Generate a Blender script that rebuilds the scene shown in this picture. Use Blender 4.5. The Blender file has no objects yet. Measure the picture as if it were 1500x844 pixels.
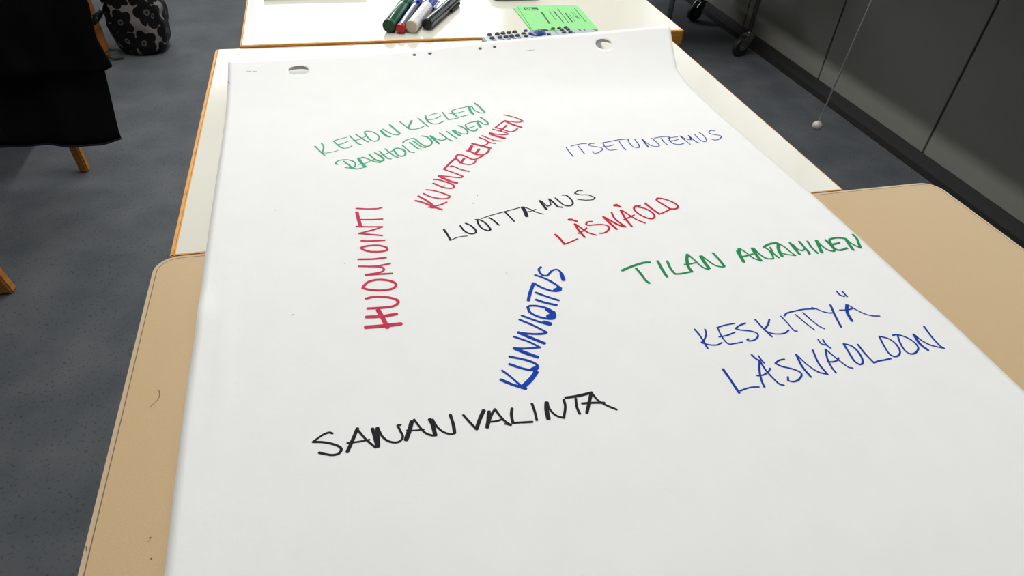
import bpy, bmesh, math, random
from mathutils import Vector, Matrix, noise

# ------------------------------------------------------------------ camera
SC = bpy.context.scene
COL = SC.collection
PI = math.pi
CAMZ, TOPZ = 1.10, 0.72
FPX = 978.11
ROT = Matrix(((0.96880325, 0.11668558, -0.21864295),
              (-0.24197411, 0.63602483, -0.7327489),
              (0.05356111, 0.76279545, 0.64441781)))
cd = bpy.data.cameras.new('camera'); cam = bpy.data.objects.new('camera', cd); COL.objects.link(cam)
cd.sensor_width = 36; cd.lens = FPX / 1500 * 36; cd.clip_start = 0.02; cd.clip_end = 60
cam.matrix_world = Matrix.Translation((0, 0, CAMZ)) @ ROT.to_4x4()
SC.camera = cam

# ------------------------------------------------------------------ world, lights, exposure
w = bpy.data.worlds.new('world'); SC.world = w; w.use_nodes = True
w.node_tree.nodes['Background'].inputs[0].default_value = (0.80, 0.90, 1.0, 1)
w.node_tree.nodes['Background'].inputs[1].default_value = 1.2
SC.view_settings.view_transform = 'Standard'; SC.view_settings.look = 'None'
SC.view_settings.gamma = 1; SC.view_settings.use_curve_mapping = False
SC.view_settings.exposure = 0.04

def area(name, loc, direction, sx, sy, power, col):
    l = bpy.data.lights.new(name, 'AREA'); l.shape = 'RECTANGLE'; l.size = sx; l.size_y = sy
    l.energy = power; l.color = col
    o = bpy.data.objects.new(name, l); COL.objects.link(o); o.location = loc
    o.rotation_euler = Vector(direction).to_track_quat('-Z', 'Y').to_euler()
    return o
# daylight coming in through the far windows, through the long window of the right wall, and an added, unseen ceiling tube
area('daylight_far', (-0.24, 4.96, 1.98), (0, -1, 0), 2.92, 0.80, 40, (0.93, 0.97, 1.0))
area('daylight_right', (2.28, 2.2, 1.62), (-1, 0, 0), 5.6, 1.2, 7, (0.95, 0.98, 1.0))
area('ceiling_tube_light', (0.24, 2.02, 2.70), (0, 0, -1), 0.07, 3.4, 54.5, (1.0, 0.985, 0.95))

# ------------------------------------------------------------------ helpers
def tag(o, label=None, cat=None, group=None, kind=None):
    if label: o['label'] = label
    if cat: o['category'] = cat
    if group: o['group'] = group
    if kind: o['kind'] = kind
    return o
def srgb(r, g, b):
    return tuple((c/255/12.92 if c/255 <= .04045 else ((c/255+.055)/1.055)**2.4) for c in (r, g, b)) + (1,)
def mat(name, col, rough=.5, metal=0, spec=.5, noise_amt=0, noise_scale=50, bump=0, bump_scale=200, coat=0, stretch=None):
    m = bpy.data.materials.new(name); m.use_nodes = True
    nt = m.node_tree; b = nt.nodes['Principled BSDF']
    b.inputs['Base Color'].default_value = col; b.inputs['Roughness'].default_value = rough
    b.inputs['Metallic'].default_value = metal; b.inputs['Specular IOR Level'].default_value = spec
    if coat: b.inputs['Coat Weight'].default_value = coat; b.inputs['Coat Roughness'].default_value = .08
    tc = nt.nodes.new('ShaderNodeTexCoord'); mp = nt.nodes.new('ShaderNodeMapping')
    nt.links.new(tc.outputs['Object'], mp.inputs[0])
    if stretch: mp.inputs['Scale'].default_value = stretch
    if noise_amt:
        n = nt.nodes.new('ShaderNodeTexNoise'); n.inputs['Scale'].default_value = noise_scale; n.inputs['Detail'].default_value = 4
        nt.links.new(mp.outputs[0], n.inputs['Vector'])
        r = nt.nodes.new('ShaderNodeValToRGB')
        r.color_ramp.elements[0].position = .3; r.color_ramp.elements[1].position = .7
        r.color_ramp.elements[0].color = tuple(c*(1-noise_amt) for c in col[:3]) + (1,)
        r.color_ramp.elements[1].color = tuple(min(1, c*(1+noise_amt)) for c in col[:3]) + (1,)
        nt.links.new(n.outputs[0], r.inputs[0]); nt.links.new(r.outputs[0], b.inputs['Base Color'])
    if bump:
        n2 = nt.nodes.new('ShaderNodeTexNoise'); n2.inputs['Scale'].default_value = bump_scale; n2.inputs['Detail'].default_value = 5
        nt.links.new(mp.outputs[0], n2.inputs['Vector'])
        bp = nt.nodes.new('ShaderNodeBump'); bp.inputs['Strength'].default_value = bump; bp.inputs['Distance'].default_value = .002
        nt.links.new(n2.outputs[0], bp.inputs['Height']); nt.links.new(bp.outputs[0], b.inputs['Normal'])
    return m
def finish(name, bm, m, parent=None, smooth=False):
    me = bpy.data.meshes.new(name); bmesh.ops.recalc_face_normals(bm, faces=bm.faces[:]); bm.to_mesh(me); bm.free()
    if smooth:
        for p in me.polygons: p.use_smooth = True
    o = bpy.data.objects.new(name, me); COL.objects.link(o)
    for mm in (m if isinstance(m, (list, tuple)) else [m]): me.materials.append(mm)
    if parent: o.parent = parent
    return o
def root(name, loc, rz=0, **k):
    o = bpy.data.objects.new(name, None); COL.objects.link(o); o.location = loc; o.rotation_euler = (0, 0, rz)
    o.empty_display_size = .05
    return tag(o, **k)
def box(bm, x0, x1, y0, y1, z0, z1, bev=0, seg=2, M=None):
    b2 = bmesh.new(); bmesh.ops.create_cube(b2, size=1)
    for v in b2.verts:
        v.co = Vector((x0+(v.co.x+.5)*(x1-x0), y0+(v.co.y+.5)*(y1-y0), z0+(v.co.z+.5)*(z1-z0)))
    if bev: bmesh.ops.bevel(b2, geom=b2.edges[:], offset=bev, segments=seg, affect='EDGES')
    if M: b2.transform(M)
    merge(bm, b2)
def merge(bm, b2):
    vm = {v: bm.verts.new(v.co) for v in b2.verts}
    for f in b2.faces:
        nf = bm.faces.new([vm[v] for v in f.verts]); nf.smooth = f.smooth; nf.material_index = f.material_index
    b2.free()
def boxo(name, b, m, parent=None, bev=0, seg=2):
    bm = bmesh.new(); box(bm, *b, bev=bev, seg=seg); return finish(name, bm, m, parent)
def tube(bm, pts, r, n=12, cap=True):
    pts = [Vector(p) for p in pts]; rings = []
    rs = r if isinstance(r, (list, tuple)) else [r]*len(pts)
    for i, p in enumerate(pts):
        t = (pts[min(i+1, len(pts)-1)] - pts[max(i-1, 0)]).normalized()
        a = t.cross(Vector((0, 0, 1)) if abs(t.z) < .9 else Vector((1, 0, 0))).normalized(); b = t.cross(a)
        rings.append([bm.verts.new(p + (a*math.cos(2*PI*k/n) + b*math.sin(2*PI*k/n))*rs[i]) for k in range(n)])
    for i in range(len(rings)-1):
        for k in range(n):
            f = bm.faces.new((rings[i][k], rings[i][(k+1) % n], rings[i+1][(k+1) % n], rings[i+1][k])); f.smooth = True
    if cap: bm.faces.new(rings[0]); bm.faces.new(rings[-1])
def lathe(bm, prof, n=28, axis='Y', ox=0, oy=0, oz=0):
    """prof = [(t, r)]; revolved about the axis"""
    rings = []
    for t, r in prof:
        ring = []
        for k in range(n):
            a = 2*PI*k/n; c, s = r*math.cos(a), r*math.sin(a)
            p = {'Y': (c, t, s), 'Z': (c, s, t), 'X': (t, c, s)}[axis]
            ring.append(bm.verts.new((p[0]+ox, p[1]+oy, p[2]+oz)))
        rings.append(ring)
    for i in range(len(rings)-1):
        for k in range(n): bm.faces.new((rings[i][k], rings[i][(k+1) % n], rings[i+1][(k+1) % n], rings[i+1][k]))
    bm.faces.new(rings[0]); bm.faces.new(rings[-1])
def slab(bm, x0, x1, y0, y1, z0, z1, r, bev=.001, n=8, seg=2):
    """slab with rounded plan corners; r = radius, or four radii (x0y0, x1y0, x1y1, x0y1)"""
    rr = r if isinstance(r, (list, tuple)) else [r]*4
    out = []
    for (cx, cy, a0, q) in ((x0+rr[0], y0+rr[0], PI, rr[0]), (x1-rr[1], y0+rr[1], 1.5*PI, rr[1]), (x1-rr[2], y1-rr[2], 0, rr[2]), (x0+rr[3], y1-rr[3], .5*PI, rr[3])):
        k = n if q > 0 else 0
        for i in range(k+1):
            a = a0 + .5*PI*i/max(k, 1); out.append((cx+q*math.cos(a), cy+q*math.sin(a)))
    b2 = bmesh.new()
    lo = [b2.verts.new((x, y, z0)) for x, y in out]; hi = [b2.verts.new((x, y, z1)) for x, y in out]
    b2.faces.new(lo[::-1]); top = b2.faces.new(hi)
    for i in range(len(out)): b2.faces.new((lo[i], lo[(i+1) % len(out)], hi[(i+1) % len(out)], hi[i]))
    if bev: bmesh.ops.bevel(b2, geom=[e for e in top.edges], offset=bev, segments=seg, affect='EDGES')
    merge(bm, b2)
def lerp_tab(t, tab):
    if t <= tab[0][0]: return tab[0][1]
    for (a, va), (b, vb) in zip(tab, tab[1:]):
        if t <= b: return va + (vb-va)*(t-a)/(b-a)
    return tab[-1][1]
def at(px, py, z):
    """point of the photograph's pixel on the horizontal plane z"""
    d = ROT @ Vector((px-750, 422-py, -FPX)); t = (z-CAMZ)/d.z
    return Vector((d.x*t, d.y*t, z))

# ------------------------------------------------------------------ materials
M = {}
M['white_laminate'] = mat('white_laminate', srgb(229, 226, 213), rough=.13, noise_amt=.015, noise_scale=6)
M['tan_laminate'] = mat('tan_laminate', srgb(203, 174, 131), rough=.42, noise_amt=.04, noise_scale=900, bump=.05, bump_scale=900)
M['tan_edge'] = mat('tan_edge', srgb(205, 180, 148), rough=.3)
M['groove'] = mat('groove', srgb(120, 96, 66), rough=.6)
M['beech'] = mat('beech', srgb(196, 130, 52), rough=.4, noise_amt=.2, noise_scale=14, stretch=(1, 1, 8))
M['edge_wood'] = mat('edge_wood', srgb(226, 160, 62), rough=.5, noise_amt=.22, noise_scale=60, stretch=(1, 1, 6))
M['dark_wood'] = mat('dark_wood', srgb(178, 108, 34), rough=.45, noise_amt=.2, noise_scale=14, stretch=(1, 1, 8))
M['paper'] = mat('paper', srgb(241, 241, 240), rough=.75, spec=.25, noise_amt=.012, noise_scale=30, bump=.05, bump_scale=260)
M['panel'] = mat('panel', srgb(138, 138, 131), rough=.55, noise_amt=.03, noise_scale=8)
M['black_skirting'] = mat('black_skirting', srgb(19, 19, 20), rough=.7)
M['wall'] = mat('wall', srgb(222, 216, 200), rough=.8, noise_amt=.02, noise_scale=4)
M['ceiling'] = mat('ceiling', srgb(230, 230, 226), rough=.9)
M['white_paint'] = mat('white_paint', srgb(225, 225, 222), rough=.4)
M['cloth'] = mat('cloth', srgb(22, 22, 25), rough=.9, spec=.15, noise_amt=.3, noise_scale=300, bump=.3, bump_scale=700)
M['cloth2'] = mat('cloth2', srgb(18, 18, 21), rough=.9, spec=.12, noise_amt=.3, noise_scale=300, bump=.3, bump_scale=700)
M['hem'] = mat('hem', srgb(24, 26, 52), rough=.8, spec=.2)
M['green_plastic'] = mat('green_plastic', srgb(8, 78, 48), rough=.18)
M['green_plug'] = mat('green_plug', srgb(14, 72, 46), rough=.4)
M['red_plastic'] = mat('red_plastic', srgb(200, 22, 28), rough=.28)
M['blue_plastic'] = mat('blue_plastic', srgb(18, 48, 150), rough=.15)
M['black_plastic'] = mat('black_plastic', srgb(12, 14, 16), rough=.16, spec=.4)
M['white_plastic'] = mat('white_plastic', srgb(232, 230, 232), rough=.25)
M['cream_plastic'] = mat('cream_plastic', srgb(226, 218, 200), rough=.4)
M['silver'] = mat('silver', srgb(170, 178, 195), rough=.25, metal=.6)
M['print_grey'] = mat('print_grey', srgb(110, 112, 132), rough=.5)
M['print_dark'] = mat('print_dark', srgb(24, 62, 44), rough=.6)
M['pen_print'] = mat('pen_print', srgb(62, 68, 72), rough=.5)
M['green_card'] = mat('green_card', srgb(146, 222, 146), rough=.7, spec=.2)
M['remote_body'] = mat('remote_body', srgb(188, 194, 206), rough=.35)
M['remote_grey'] = mat('remote_grey', srgb(88, 88, 90), rough=.35)
M['remote_blue'] = mat('remote_blue', srgb(24, 52, 134), rough=.3)
M['remote_green'] = mat('remote_green', srgb(28, 92, 54), rough=.35)
M['ball'] = mat('ball', srgb(205, 200, 190), rough=.35)
M['cord'] = mat('cord', srgb(232, 232, 228), rough=.7)
M['rubber'] = mat('rubber', srgb(38, 38, 38), rough=.6)
M['steel'] = mat('steel', srgb(130, 132, 134), rough=.3, metal=.8)
M['cart_metal'] = mat('cart_metal', srgb(62, 62, 64), rough=.45)
M['maroon'] = mat('maroon', srgb(120, 100, 98), rough=.5)
M['olive'] = mat('olive', srgb(120, 132, 112), rough=.5)

def vinyl():
    m = mat('vinyl_floor', srgb(90, 96, 104), rough=.68, spec=.15)
    nt = m.node_tree; b = nt.nodes['Principled BSDF']
    tc = nt.nodes.new('ShaderNodeTexCoord')
    n1 = nt.nodes.new('ShaderNodeTexNoise'); n1.inputs['Scale'].default_value = 7; n1.inputs['Detail'].default_value = 8
    n2 = nt.nodes.new('ShaderNodeTexNoise'); n2.inputs['Scale'].default_value = 150; n2.inputs['Detail'].default_value = 3
    mp = nt.nodes.new('ShaderNodeMapping'); mp.inputs['Scale'].default_value = (1, 1.0, 1)
    nt.links.new(tc.outputs['Object'], mp.inputs[0])
    nt.links.new(mp.outputs[0], n1.inputs['Vector']); nt.links.new(mp.outputs[0], n2.inputs['Vector'])
    r1 = nt.nodes.new('ShaderNodeValToRGB'); r1.color_ramp.elements[0].position = .35; r1.color_ramp.elements[1].position = .68
    r1.color_ramp.elements[0].color = srgb(82, 87, 92); r1.color_ramp.elements[1].color = srgb(97, 100, 103)
    nt.links.new(n1.outputs[0], r1.inputs[0])
    r2 = nt.nodes.new('ShaderNodeValToRGB'); r2.color_ramp.elements[0].position = .30; r2.color_ramp.elements[1].position = .42
    r2.color_ramp.elements[0].color = (.55, .56, .58, 1); r2.color_ramp.elements[1].color = (1, 1, 1, 1)
    nt.links.new(n2.outputs[0], r2.inputs[0])
    mx = nt.nodes.new('ShaderNodeMix'); mx.data_type = 'RGBA'; mx.blend_type = 'MULTIPLY'; mx.inputs[0].default_value = 1
    nt.links.new(r1.outputs[0], mx.inputs[6]); nt.links.new(r2.outputs[0], mx.inputs[7])
    nt.links.new(mx.outputs[2], b.inputs['Base Color'])
    return m
M['vinyl'] = vinyl()

def ink(name, light, dark):
    m = mat(name, light, rough=.7, spec=.06)
    nt = m.node_tree; b = nt.nodes['Principled BSDF']
    a = nt.nodes.new('ShaderNodeAttribute'); a.attribute_name = 'density'
    n = nt.nodes.new('ShaderNodeTexNoise'); n.inputs['Scale'].default_value = 120
    tc = nt.nodes.new('ShaderNodeTexCoord'); nt.links.new(tc.outputs['Object'], n.inputs['Vector'])
    s = nt.nodes.new('ShaderNodeMath'); s.operation = 'MULTIPLY_ADD'; s.inputs[1].default_value = .9; s.inputs[2].default_value = -.35
    nt.links.new(n.outputs[0], s.inputs[0])
    ad = nt.nodes.new('ShaderNodeMath'); ad.operation = 'ADD'; ad.use_clamp = True
    nt.links.new(a.outputs['Fac'], ad.inputs[0]); nt.links.new(s.outputs[0], ad.inputs[1])
    mx = nt.nodes.new('ShaderNodeMix'); mx.data_type = 'RGBA'
    mx.inputs[6].default_value = light; mx.inputs[7].default_value = dark
    nt.links.new(ad.outputs[0], mx.inputs[0]); nt.links.new(mx.outputs[2], b.inputs['Base Color'])
    return m
INK = {'green1': ink('ink_mint_green', srgb(76, 176, 134), srgb(22, 84, 64)),
       'green2': ink('ink_green', srgb(44, 146, 92), srgb(14, 66, 44)),
       'red1': ink('ink_crimson', srgb(208, 62, 92), srgb(140, 26, 52)),
       'red2': ink('ink_red', srgb(206, 40, 64), srgb(150, 22, 44)),
       'blue1': ink('ink_blue', srgb(32, 66, 168), srgb(22, 38, 118)),
       'blue2': ink('ink_deep_blue', srgb(26, 70, 180), srgb(20, 34, 108)),
       'black1': ink('ink_black', srgb(40, 46, 54), srgb(20, 24, 30)),
       'black2': ink('ink_soft_black', srgb(42, 40, 44), srgb(24, 22, 28))}

def floral():
    m = mat('floral_print', srgb(132, 128, 125), rough=.5, spec=.3)
    nt = m.node_tree; b = nt.nodes['Principled BSDF']; N = nt.nodes.new; L = nt.links.new
    def mth(op, a, c=None, d=None):
        n = N('ShaderNodeMath'); n.operation = op
        for i, v in enumerate((a, c, d)):
            if v is None: continue
            if isinstance(v, (int, float)): n.inputs[i].default_value = v
            else: L(v, n.inputs[i])
        return n.outputs[0]
    uv = N('ShaderNodeUVMap'); uv.uv_map = 'UVMap'
    vo = N('ShaderNodeTexVoronoi'); vo.voronoi_dimensions = '2D'; vo.inputs['Scale'].default_value = 14.5; vo.inputs['Randomness'].default_value = .75
    L(uv.outputs[0], vo.inputs['Vector'])
    sub = N('ShaderNodeVectorMath'); sub.operation = 'SUBTRACT'; L(uv.outputs[0], sub.inputs[0]); L(vo.outputs['Position'], sub.inputs[1])
    sp = N('ShaderNodeSeparateXYZ'); L(sub.outputs[0], sp.inputs[0])
    ang = mth('ARCTAN2', sp.outputs[1], sp.outputs[0])
    ln = N('ShaderNodeVectorMath'); ln.operation = 'LENGTH'; L(sub.outputs[0], ln.inputs[0]); r = ln.outputs['Value']
    pet = mth('ABSOLUTE', mth('SINE', mth('MULTIPLY', ang, 2.5)))
    R = mth('MULTIPLY_ADD', pet, .013, .034)
    flower = mth('LESS_THAN', r, R)
    ring = mth('LESS_THAN', r, .0105); dot = mth('LESS_THAN', r, .0045)
    ring = mth('SUBTRACT', ring, dot)
    m1 = N('ShaderNodeMix'); m1.data_type = 'RGBA'; m1.inputs[6].default_value = srgb(132, 128, 125); m1.inputs[7].default_value = srgb(12, 12, 14); L(flower, m1.inputs[0])
    m2 = N('ShaderNodeMix'); m2.data_type = 'RGBA'; L(m1.outputs[2], m2.inputs[6]); m2.inputs[7].default_value = srgb(92, 90, 86); L(ring, m2.inputs[0])
    L(m2.outputs[2], b.inputs['Base Color'])
    return m
M['floral'] = floral()

# ------------------------------------------------------------------ structure
X0, X1, Y0, Y1, ZC = -4.2, 2.34, -2.6, 5.0, 2.8
def struct(name, bm, m): return tag(finish(name, bm, m), kind='structure')
bm = bmesh.new(); box(bm, X0, X1, Y0, Y1, -.05, 0); struct('floor', bm, M['vinyl'])
bm = bmesh.new(); box(bm, X0, X1+.1, Y0, Y1+.1, ZC, ZC+.05); struct('ceiling', bm, M['ceiling'])
def holed_wall(name, axis, c0, c1, a0, a1, holes):
    """wall between c0..c1 thick, running a0..a1, with window holes (h0,h1,z0,z1) side by side"""
    bm = bmesh.new()
    def b(p, q, z0, z1):
        if axis == 'x': box(bm, p, q, c0, c1, z0, z1)
        else: box(bm, c0, c1, p, q, z0, z1)
    p = a0
    for h0, h1, z0, z1 in holes:
        b(p, h0, 0, ZC); b(h0, h1, 0, z0); b(h0, h1, z1, ZC); p = h1
    b(p, a1, 0, ZC)
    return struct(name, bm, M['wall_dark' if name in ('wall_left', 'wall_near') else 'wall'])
holed_wall('wall_far', 'x', Y1, Y1+.1, X0, X1, [(-1.72, 1.24, 1.56, 2.40)])
holed_wall('wall_right', 'y', X1, X1+.1, Y0, Y1, [(-.7, 5.0-.02, 1.0, 2.26)])
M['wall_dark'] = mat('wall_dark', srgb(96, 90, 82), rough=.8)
holed_wall('wall_left', 'y', X0-.1, X0, Y0, Y1, [])
holed_wall('wall_near', 'x', Y0-.1, Y0, X0, X1, [])
M['glass'] = mat('glass', (1, 1, 1, 1), rough=.02)
M['glass'].node_tree.nodes['Principled BSDF'].inputs['Transmission Weight'].default_value = 1
def window(name, axis, c, h0, h1, z0, z1, n):
    bm = bmesh.new()
    def b(p, q, za, zb, d=.03):
        if axis == 'x': box(bm, p, q, c-d, c+d, za, zb)
        else: box(bm, c-d, c+d, p, q, za, zb)
    b(h0, h1, z0, z0+.04); b(h0, h1, z1-.04, z1)
    for i in range(n+1):
        p = h0 + (h1-h0-.04)*i/n; b(p, p+.04, z0, z1)
    f = struct(name, bm, M['white_paint'])
    for i in range(n):
        p = h0 + (h1-h0-.04)*i/n + .04; q = h0 + (h1-h0-.04)*(i+1)/n
        g = bmesh.new()
        if axis == 'x': box(g, p, q, c-.003, c+.003, z0+.04, z1-.04)
        else: box(g, c-.003, c+.003, p, q, z0+.04, z1-.04)
        finish('pane', g, M['glass'], f)
window('window_1', 'x', Y1+.06, -1.72, 1.24, 1.56, 2.40, 3)
window('window_2', 'y', X1+.06, -.7, 4.98, 1.0, 2.26, 5)
# black coved skirting in front of the cabinets, on the floor
bm = bmesh.new()
prof = [(1.895, 0), (1.895, .003), (1.925, .006), (1.942, .016), (1.952, .036), (1.99, .036), (1.99, 0)]
va = [bm.verts.new((x, -1.0, z)) for x, z in prof]; vb = [bm.verts.new((x, 4.9, z)) for x, z in prof]
bm.faces.new(va); bm.faces.new(vb[::-1])
for i in range(len(prof)): bm.faces.new((va[i], va[(i+1) % 7], vb[(i+1) % 7], vb[i]))
struct('baseboard_right', bm, M['black_skirting'])
# sill board over the cabinets
bm = bmesh.new(); slab(bm, 1.455, X1-.002, -.9, 4.9, .861, .886, .004, bev=.003); s = finish('sill_board', bm, M['white_paint'])
tag(s, 'long pale sill board running along the top of the grey cabinets', 'sill')
# unseen ceiling tube fixture, added to light the tables and the cabinet foot
t = root('ceiling_lamp', (.24, 2.02, ZC), label='long slim fluorescent ceiling lamp above the white tables', cat='lamp')
boxo('housing', (-.06, .06, -1.75, 1.75, -.06, 0), M['white_paint'], t, bev=.006)
mm = mat('lamp_diffuser', (1, 1, 1, 1)); mm.node_tree.nodes['Principled BSDF'].inputs['Emission Color'].default_value = (1, .96, .9, 1)
mm.node_tree.nodes['Principled BSDF'].inputs['Emission Strength'].default_value = 2
boxo('diffuser', (-.035, .035, -1.7, 1.7, -.085, -.06), mm, t, bev=.01)

# ------------------------------------------------------------------ grey cabinets along the right wall
edges = [-.23, .40, 1.03, 1.66, 2.29, 2.92, 3.55, 4.18]
wh = ['nearest the camera, beyond the frame edge', 'beside the near tan table', 'right of the tan table, at the frame edge', 'behind the hanging blind cord',
      'beyond the left seam, behind the caster', 'behind the rolling cart, in deep shade', 'farthest of the row']
for i in range(7):
    y0, y1 = edges[i], edges[i+1]
    c = root('wall_cabinet', (2.14, (y0+y1)/2, .036), label='grey flush wall cabinet ' + wh[i], cat='cabinet', group='grey cabinets under the window')
    h = (y1-y0)/2
    boxo('body', (-.17, .18, -h+.0005, h-.0005, .0, .82), M['panel'], c)
    boxo('panel', (-.19, -.17, -h+.0035, h-.0035, .0, .82), M['panel'], c, bev=.0015)

# ------------------------------------------------------------------ tables
def leg_set(t, xs, ys, m, top, r=.022):
    for x in xs:
        for y in ys: boxo('leg', (x-r, x+r, y-r, y+r, 0, top), m, t, bev=.004)
def white_table(name, x0, x1, y0, y1, top, lips, label):
    cx, cy = (x0+x1)/2, (y0+y1)/2
    t = root(name, (cx, cy, 0), label=label, cat='table', group='white school tables with wooden edging')
    hx, hy = (x1-x0)/2, (y1-y0)/2
    l, r, n, f = lips                     # wood lip widths left, right, near, far
    bm = bmesh.new(); slab(bm, -hx+l, hx-r, -hy+n, hy-f, top-.024, top, 0, bev=.0004, seg=1); finish('tabletop', bm, M['white_laminate'], t)
    bm = bmesh.new()
    if l: box(bm, -hx, -hx+l-.0001, -hy, hy, top-.024, top-.0001, bev=.0012)
    if r: box(bm, hx-r+.0001, hx, -hy, hy, top-.024, top-.0001, bev=.0006)
    if n: box(bm, -hx+l, hx-r, -hy, -hy+n-.0001, top-.024, top-.0001, bev=.0012)
    if f: box(bm, -hx+l, hx-r, hy-f+.0001, hy, top-.024, top-.0001, bev=.0006)
    finish('wood_edging', bm, M['edge_wood'], t)
    bm = bmesh.new()
    for s in (-1, 1):
        box(bm, -hx+.05, hx-.05, s*(hy-.055)-.009, s*(hy-.055)+.009, top-.084, top-.0245)
        box(bm, s*(hx-.055)-.009, s*(hx-.055)+.009, -hy+.065, hy-.065, top-.084, top-.0245)
    finish('apron', bm, M['beech'], t)
    leg_set(t, (-hx+.05, hx-.05), (-hy+.05, hy-.05), M['beech'], top-.0245)
    return t
white_table('school_table', -.1633, .539, .531, 1.0255, TOPZ, (.0045, .0014, .0014, .0008),
            'white school table under the upper half of the flip chart sheet')
white_table('school_table', -.130, .5755, 1.0265, 1.527, TOPZ+.003, (.003, .0012, .0045, .003),
            'white school table at the back carrying the marker pens and green cards')
t = root('tan_table', (.2423, .2295, 0), label='tan laminate table with rounded corners under the lower half of the flip chart sheet', cat='table')
bm = bmesh.new(); slab(bm, -.4165, .4165, -.30, .30, TOPZ-.025, TOPZ-.0002, .020, bev=.0022, n=10, seg=3); finish('edge_band', bm, M['tan_edge'], t, smooth=False)
bm = bmesh.new(); slab(bm, -.4130, .4130, -.2965, .2965, TOPZ-.006, TOPZ, .0170, bev=.0002, n=10, seg=1); finish('tabletop', bm, M['tan_laminate'], t)
# narrow dark groove line between the edge band and the laminate
bm = bmesh.new()
def rr_out(h, k, r, n=10):
    o = []
    for cx, cy, a0 in ((-h+r, -k+r, PI), (h-r, -k+r, 1.5*PI), (h-r, k-r, 0), (-h+r, k-r, .5*PI)):
        for i in range(n+1):
            a = a0+.5*PI*i/n; o.append((cx+r*math.cos(a), cy+r*math.sin(a)))
    return o
A = rr_out(.4135, .2970, .0175); B = rr_out(.4128, .2963, .0168)
va = [bm.verts.new((x, y, TOPZ+.00005)) for x, y in A]; vb = [bm.verts.new((x, y, TOPZ+.00005)) for x, y in B]
for i in range(len(A)): bm.faces.new((va[i], va[(i+1) % len(A)], vb[(i+1) % len(A)], vb[i]))
finish('groove', bm, M['groove'], t)
bm = bmesh.new()
for s in (-1, 1):
    box(bm, -.36, .36, s*.25-.01, s*.25+.01, TOPZ-.075, TOPZ-.0255); box(bm, s*.365-.01, s*.365+.01, -.24, .24, TOPZ-.075, TOPZ-.0255)
finish('frame', bm, M['cart_metal'], t)
leg_set(t, (-.37, .37), (-.25, .25), M['cart_metal'], TOPZ-.0255, .016)
# pencil ticks and scratch on the tan top
def mark(px, py, dx, dy, z=TOPZ+.00012, wd=.0008):
    bm = bmesh.new()
    a = at(px, py, z) - Vector((.2423, .2295, 0)); b_ = at(px+dx, py+dy, z) - Vector((.2423, .2295, 0)); n = (b_-a).cross(Vector((0, 0, 1))).normalized()*wd/2
    bm.faces.new([bm.verts.new(p) for p in (a-n, a+n, b_+n, b_-n)]); finish('scratch', bm, M['groove'], t)
mark(221, 787, -2, 2, wd=.0013); mark(221, 817, 1, 3, wd=.001); mark(217, 792, 1, 1); mark(126, 800, 1, 8, wd=.0006)
# thin curved scratch
bm = bmesh.new(); prev = None; O = Vector((.2423, .2295, 0))
for px, py in ((232.5, 571), (234, 577), (233, 582), (229.5, 587.5), (225, 592), (220, 596)):
    p = at(px, py, TOPZ+.00012)-O; q = [bm.verts.new(p+Vector((-.0003, 0, 0))), bm.verts.new(p+Vector((.0003, 0, 0)))]
    if prev: bm.faces.new((prev[0], prev[1], q[1], q[0]))
    prev = q
finish('scratch', bm, M['groove'], t)

# ------------------------------------------------------------------ flip chart sheet
ZT = [(-.139, .0115), (.068, .0135), (.146, .0185), (.196, .0225), (.268, .0262), (.386, .031), (.49, .036)]
def ytop(x):
    return .948 + .014*(x+.139) + .0016*noise.noise(Vector((x*9, 3, 0)))
def zpap(x, y):
    """height above the table top"""
    yt = ytop(x); s = max(0, (y-.80)/(yt-.80))
    z = .0011 + (lerp_tab(x, ZT)-.001)*s**1.8
    z += .0009*noise.noise(Vector((x*5, y*6, .3))) + .0004*noise.noise(Vector((x*16, y*14, 2.3)))
    z += .003*math.exp(-((y-.447)/.022)**2-((x+.136)/.016)**2)
    z += .0010*math.exp(-((x+.108)/.004)**2)*max(0, min(1, (.52-y)*8))*max(0, min(1, (y-.28)*9))
    return max(z, .0006)
def onpaper(px, py, up=0):
    z = .001
    for _ in range(12):
        p = at(px, py, TOPZ+z); z = zpap(p.x, p.y)+up
    return at(px, py, TOPZ+z)
LE = [(334, 90), (333.3, 125), (330, 170), (326, 200), (311, 300), (297, 400), (290, 450), (277, 545), (264, 640), (252, 740), (240, 844)]
RE = [(963, 39.5), (992, 102), (1021, 137), (1063.5, 176), (1113, 219), (1188, 283), (1300, 386), (1400, 478), (1500, 573)]
def edge_tab(E):
    t = sorted([(onpaper(*e).y, onpaper(*e).x) for e in E]); return [(-.05, t[0][1])] + t
LT, RT = edge_tab(LE), edge_tab(RE)
NX, NY, YB = 106, 164, -.035
def P(i, j):
    u, v = i/NX, j/NY; x, y = 0, 0
    for _ in range(3):
        y = YB + v*(ytop(x)-YB); x = lerp_tab(y, LT)*(1-u) + lerp_tab(y, RT)*u
    return Vector((x, y, TOPZ+zpap(x, y)))
holes = [(437, 103.5, .0132, 6), (884, 66.8, .0122, 6), (607, 80.5, .0028, 2), (629.7, 78.6, .0028, 2), (703, 71.6, .0028, 2), (724.6, 69.4, .0028, 2)]
bm = bmesh.new(); V = {}
def gv(i, j):
    if (i, j) not in V: V[(i, j)] = bm.verts.new(P(i, j))
    return V[(i, j)]
skip = set(); blocks = []
for px, py, r, k in holes:
    c = onpaper(px, py); best = min(((i, j) for i in range(2, NX-1) for j in range(int(NY*.85), NY)), key=lambda q: (P(*q).xy-c.xy).length) if True else None
    i0, j0 = best[0]-k//2, best[1]-k//2
    j0 = min(j0, NY-k-1)
    blocks.append((i0, j0, k, c, r))
    for a in range(k):
        for b_ in range(k): skip.add((i0+a, j0+b_))
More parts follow.
